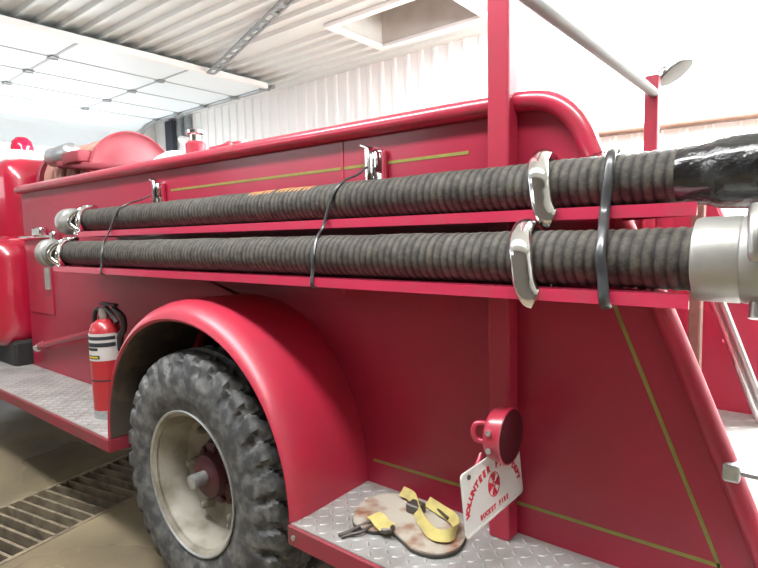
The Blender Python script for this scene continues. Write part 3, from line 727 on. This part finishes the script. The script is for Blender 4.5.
for k in range(4):     # flared four-armed fire-service cross
    a = PI / 4 * 0 + k * PI / 2
    pts = [(-.004, .009), (.004, .009), (.0125, .024), (.006, .0265), (0, .025), (-.006, .0265), (-.0125, .024)]
    prism(bm, [(ec[0] + x * math.cos(a) - y * math.sin(a), ec[1] + x * math.sin(a) + y * math.cos(a)) for x, y in pts], P3, .001, .0026)
def ring(bm, r0, r1, n=28):
    v = [[bm.verts.new(P3(ec[0] + r * math.cos(2 * PI * k / n), ec[1] + r * math.sin(2 * PI * k / n), t)) for k in range(n)] for r, t in ((r0, .003), (r1, .003), (r1, .001), (r0, .001))]
    for i in range(4):
        for k in range(n): bm.faces.new([v[i][k], v[i][(k + 1) % n], v[(i + 1) % 4][(k + 1) % n], v[(i + 1) % 4][k]])
ring(bm, .0045, .0075); ring(bm, .0285, .0305)
link('cross_emblem', bm, M['platered'], pl)
for u, v in ((.035, PH - .016), (PW - .035, PH - .016)): link('bolt', lathe(B(), [(0, .006), (.004, .006), (.005, 0)], P3(u, v, .0015), (1, 0, 0), 8), M['buckle'], pl, 40)

# worn pad with its strap on the step
zp = ZB + .003
pad = [(-1.09, 1.20), (-1.105, 1.27), (-1.08, 1.335), (-1.02, 1.37), (-.94, 1.372), (-.86, 1.362), (-.79, 1.33), (-.745, 1.27), (-.733, 1.20), (-.765, 1.15), (-.825, 1.135), (-.88, 1.155), (-.93, 1.168), (-.98, 1.138), (-1.045, 1.142)]
pp = spline([(x, y, 0) for x, y in pad + pad[:1]], 5)[:-1]
pdt = thing('wheel_pad', 'rust-stained steel pad with rounded ends lying on the tread plate step', 'pad', (-.92, 1.25, zp))
link('plate', prism(B(), [(p.x, p.y) for p in pp], XY, zp + .003, zp + .013, bev=.002), M['pad'], pdt, 40)
cx_, cy_ = -.92, 1.25
link('edge', prism(B(), [(cx_ + (p.x - cx_) * 1.012, cy_ + (p.y - cy_) * 1.02) for p in pp], XY, zp, zp + .008), M['padedge'], pdt)

def ribbon(bm, pts, w, lean, t=.003, n=7):
    """webbing: pts run along its middle, lean(i) = direction of its width"""
    P = spline(pts, n); m_ = len(P); R = []
    for i, p in enumerate(P):
        d_ = (P[min(i + 1, m_ - 1)] - P[max(i - 1, 0)]).normalized(); l = lean(i / (m_ - 1)); l = (l - d_ * l.dot(d_)).normalized(); nn = d_.cross(l) * t / 2; l = l * w / 2
        R.append([bm.verts.new(p + s * l + q_ * nn) for s, q_ in ((-1, -1), (1, -1), (1, 1), (-1, 1))])
    for i in range(m_ - 1):
        for k in range(4): bm.faces.new([R[i][k], R[i][(k + 1) % 4], R[i + 1][(k + 1) % 4], R[i + 1][k]])
    bm.faces.new(R[0]); bm.faces.new(R[-1][::-1])
zs = zp + .013
st = thing('webbing_strap', 'yellow webbing strap with dark buckle lying on the rusty pad', 'strap', (-.9, 1.25, zs))
bm = B()
ribbon(bm, [(-1.02, 1.345, zs + .022), (-.975, 1.335, zs + .022), (-.935, 1.30, zs + .018), (-.90, 1.265, zs + .018), (-.85, 1.225, zs + .018), (-.80, 1.20, zs + .018), (-.765, 1.215, zs + .020), (-.765, 1.26, zs + .020), (-.80, 1.30, zs + .019), (-.86, 1.325, zs + .017), (-.92, 1.345, zs + .017)], .032, lambda t: Vector((-.1, .75, .75)))
link('webbing', bm, M['web'], st, 60)
bm = B(); ribbon(bm, [(-1.02, 1.20, zs + .004), (-.99, 1.185, zs + .012), (-.955, 1.165, zs + .012), (-.925, 1.165, zs + .006)], .045, lambda t: Vector((.45, .8, .15)))
link('webbing', bm, M['web'], st, 60)
link('buckle', box(B(), -.955, -.905, 1.275, 1.315, zs + .001, zs + .03, .004, 1), M['buckle'], st)
link('clip_bar', tube(B(), [(-.90, 1.345, zs + .012), (-.82, 1.30, zs + .014)], .005, 8), M['buckle'], st, 40)
bm = B(); tube(bm, [(-.93, 1.18, zs + .006), (-.915, 1.15, zs + .012), (-.94, 1.14, zs + .008)], .007, 8)
link('buckle', bm, M['buckle'], st, 40)
bm = B(); tube(bm, spline([(-1.0, 1.175, zs + .004), (-1.02, 1.13, zs - .005), (-1.03, 1.10, zs - .010), (-1.045, 1.075, zs - .012)], 5), .006, 8); link('hook', bm, M['buckle'], st, 50); bm = B(); tube(bm, spline([(-.985, 1.165, zs + .004), (-.995, 1.12, zs - .004), (-1.02, 1.09, zs - .009), (-1.03, 1.07, zs - .0115)], 5), .005, 8)
link('hook', bm, M['buckle'], st, 50)

# white bundle in the bed
bm = B(); bmesh.ops.create_uvsphere(bm, u_segments=28, v_segments=14, radius=1)
for v in bm.verts:
    f = 1 + .06 * math.sin(v.co.x * 4 + 1) * math.cos(v.co.y * 3)
    v.co = Vector((-2.80 + v.co.x * .25 * f, 1.66 + v.co.y * .14 * f, 1.69 + max(v.co.z, -.99) * .185 * f))
tag(link('bundle', bm, M['whiteobj'], smooth=180), 'white rounded bundle in truck bed behind the reel disc and top rail', 'bundle')

# ================================================================== LIGHT
W = bpy.data.worlds.new('world'); S.world = W; W.use_nodes = True
W.node_tree.nodes['Background'].inputs['Color'].default_value = (.93, .97, 1, 1); W.node_tree.nodes['Background'].inputs['Strength'].default_value = 1.0
def area(name, loc, rot, sx, sy, power, col=(1, 1, 1)):
    l = bpy.data.lights.new(name, 'AREA'); l.shape = 'RECTANGLE'; l.size = sx; l.size_y = sy; l.energy = power; l.color = col
    o = bpy.data.objects.new(name, l); COL.objects.link(o); o.location = loc; o.rotation_euler = rot; return o
# near fluorescent row (out of the picture), front doorway daylight, and added fills
area('ceiling_lamp_near', (-1.4, .05, 3.80), (0, 0, 0), 5.0, .4, 235)
area('far_wall_fill', (.8, 4.4, 3.80), (0, 0, 0), 3.0, .6, 380)  # unseen source added to brighten the far wall
area('ceiling_fill_far', (1.2, 4.6, 3.3), (PI, 0, 0), 4.0, .4, 1300)  # unseen fill aimed up, added to brighten the far ceiling
area('ceiling_fill_mid', (-1.5, .05, 3.55), (PI, 0, 0), 5.0, .3, 45)  # weaker upward fill, added for the near ceiling
area('far_wall_fill_middle', (-1.7, 5.0, 3.82), (0, 0, 0), 2.4, .3, 560)  # second unseen source, added to whiten the far wall further
area('front_daylight', (FX + .02, 3.1, 2.0), (0, -PI / 2, 0), 2.6, 4.8, 210, (.93, .97, 1))
area('side_window_daylight', (-6.6, LY + .06, 2.85), (PI / 2, 0, 0), 4.5, 1.1, 60, (.97, .98, 1))
area('rear_fill', (RX - .02, 4.2, 2.4), (0, PI / 2, 0), 2.3, 3.0, 90, (.95, .98, 1))  # added fill from behind the camera, at the invented opening

S.view_settings.view_transform = 'Standard'; S.view_settings.look = 'None'; S.view_settings.gamma = 1
S.view_settings.use_curve_mapping = False; S.view_settings.exposure = .2
S.cycles.max_bounces = 8; S.cycles.diffuse_bounces = 5; S.cycles.use_denoising = True
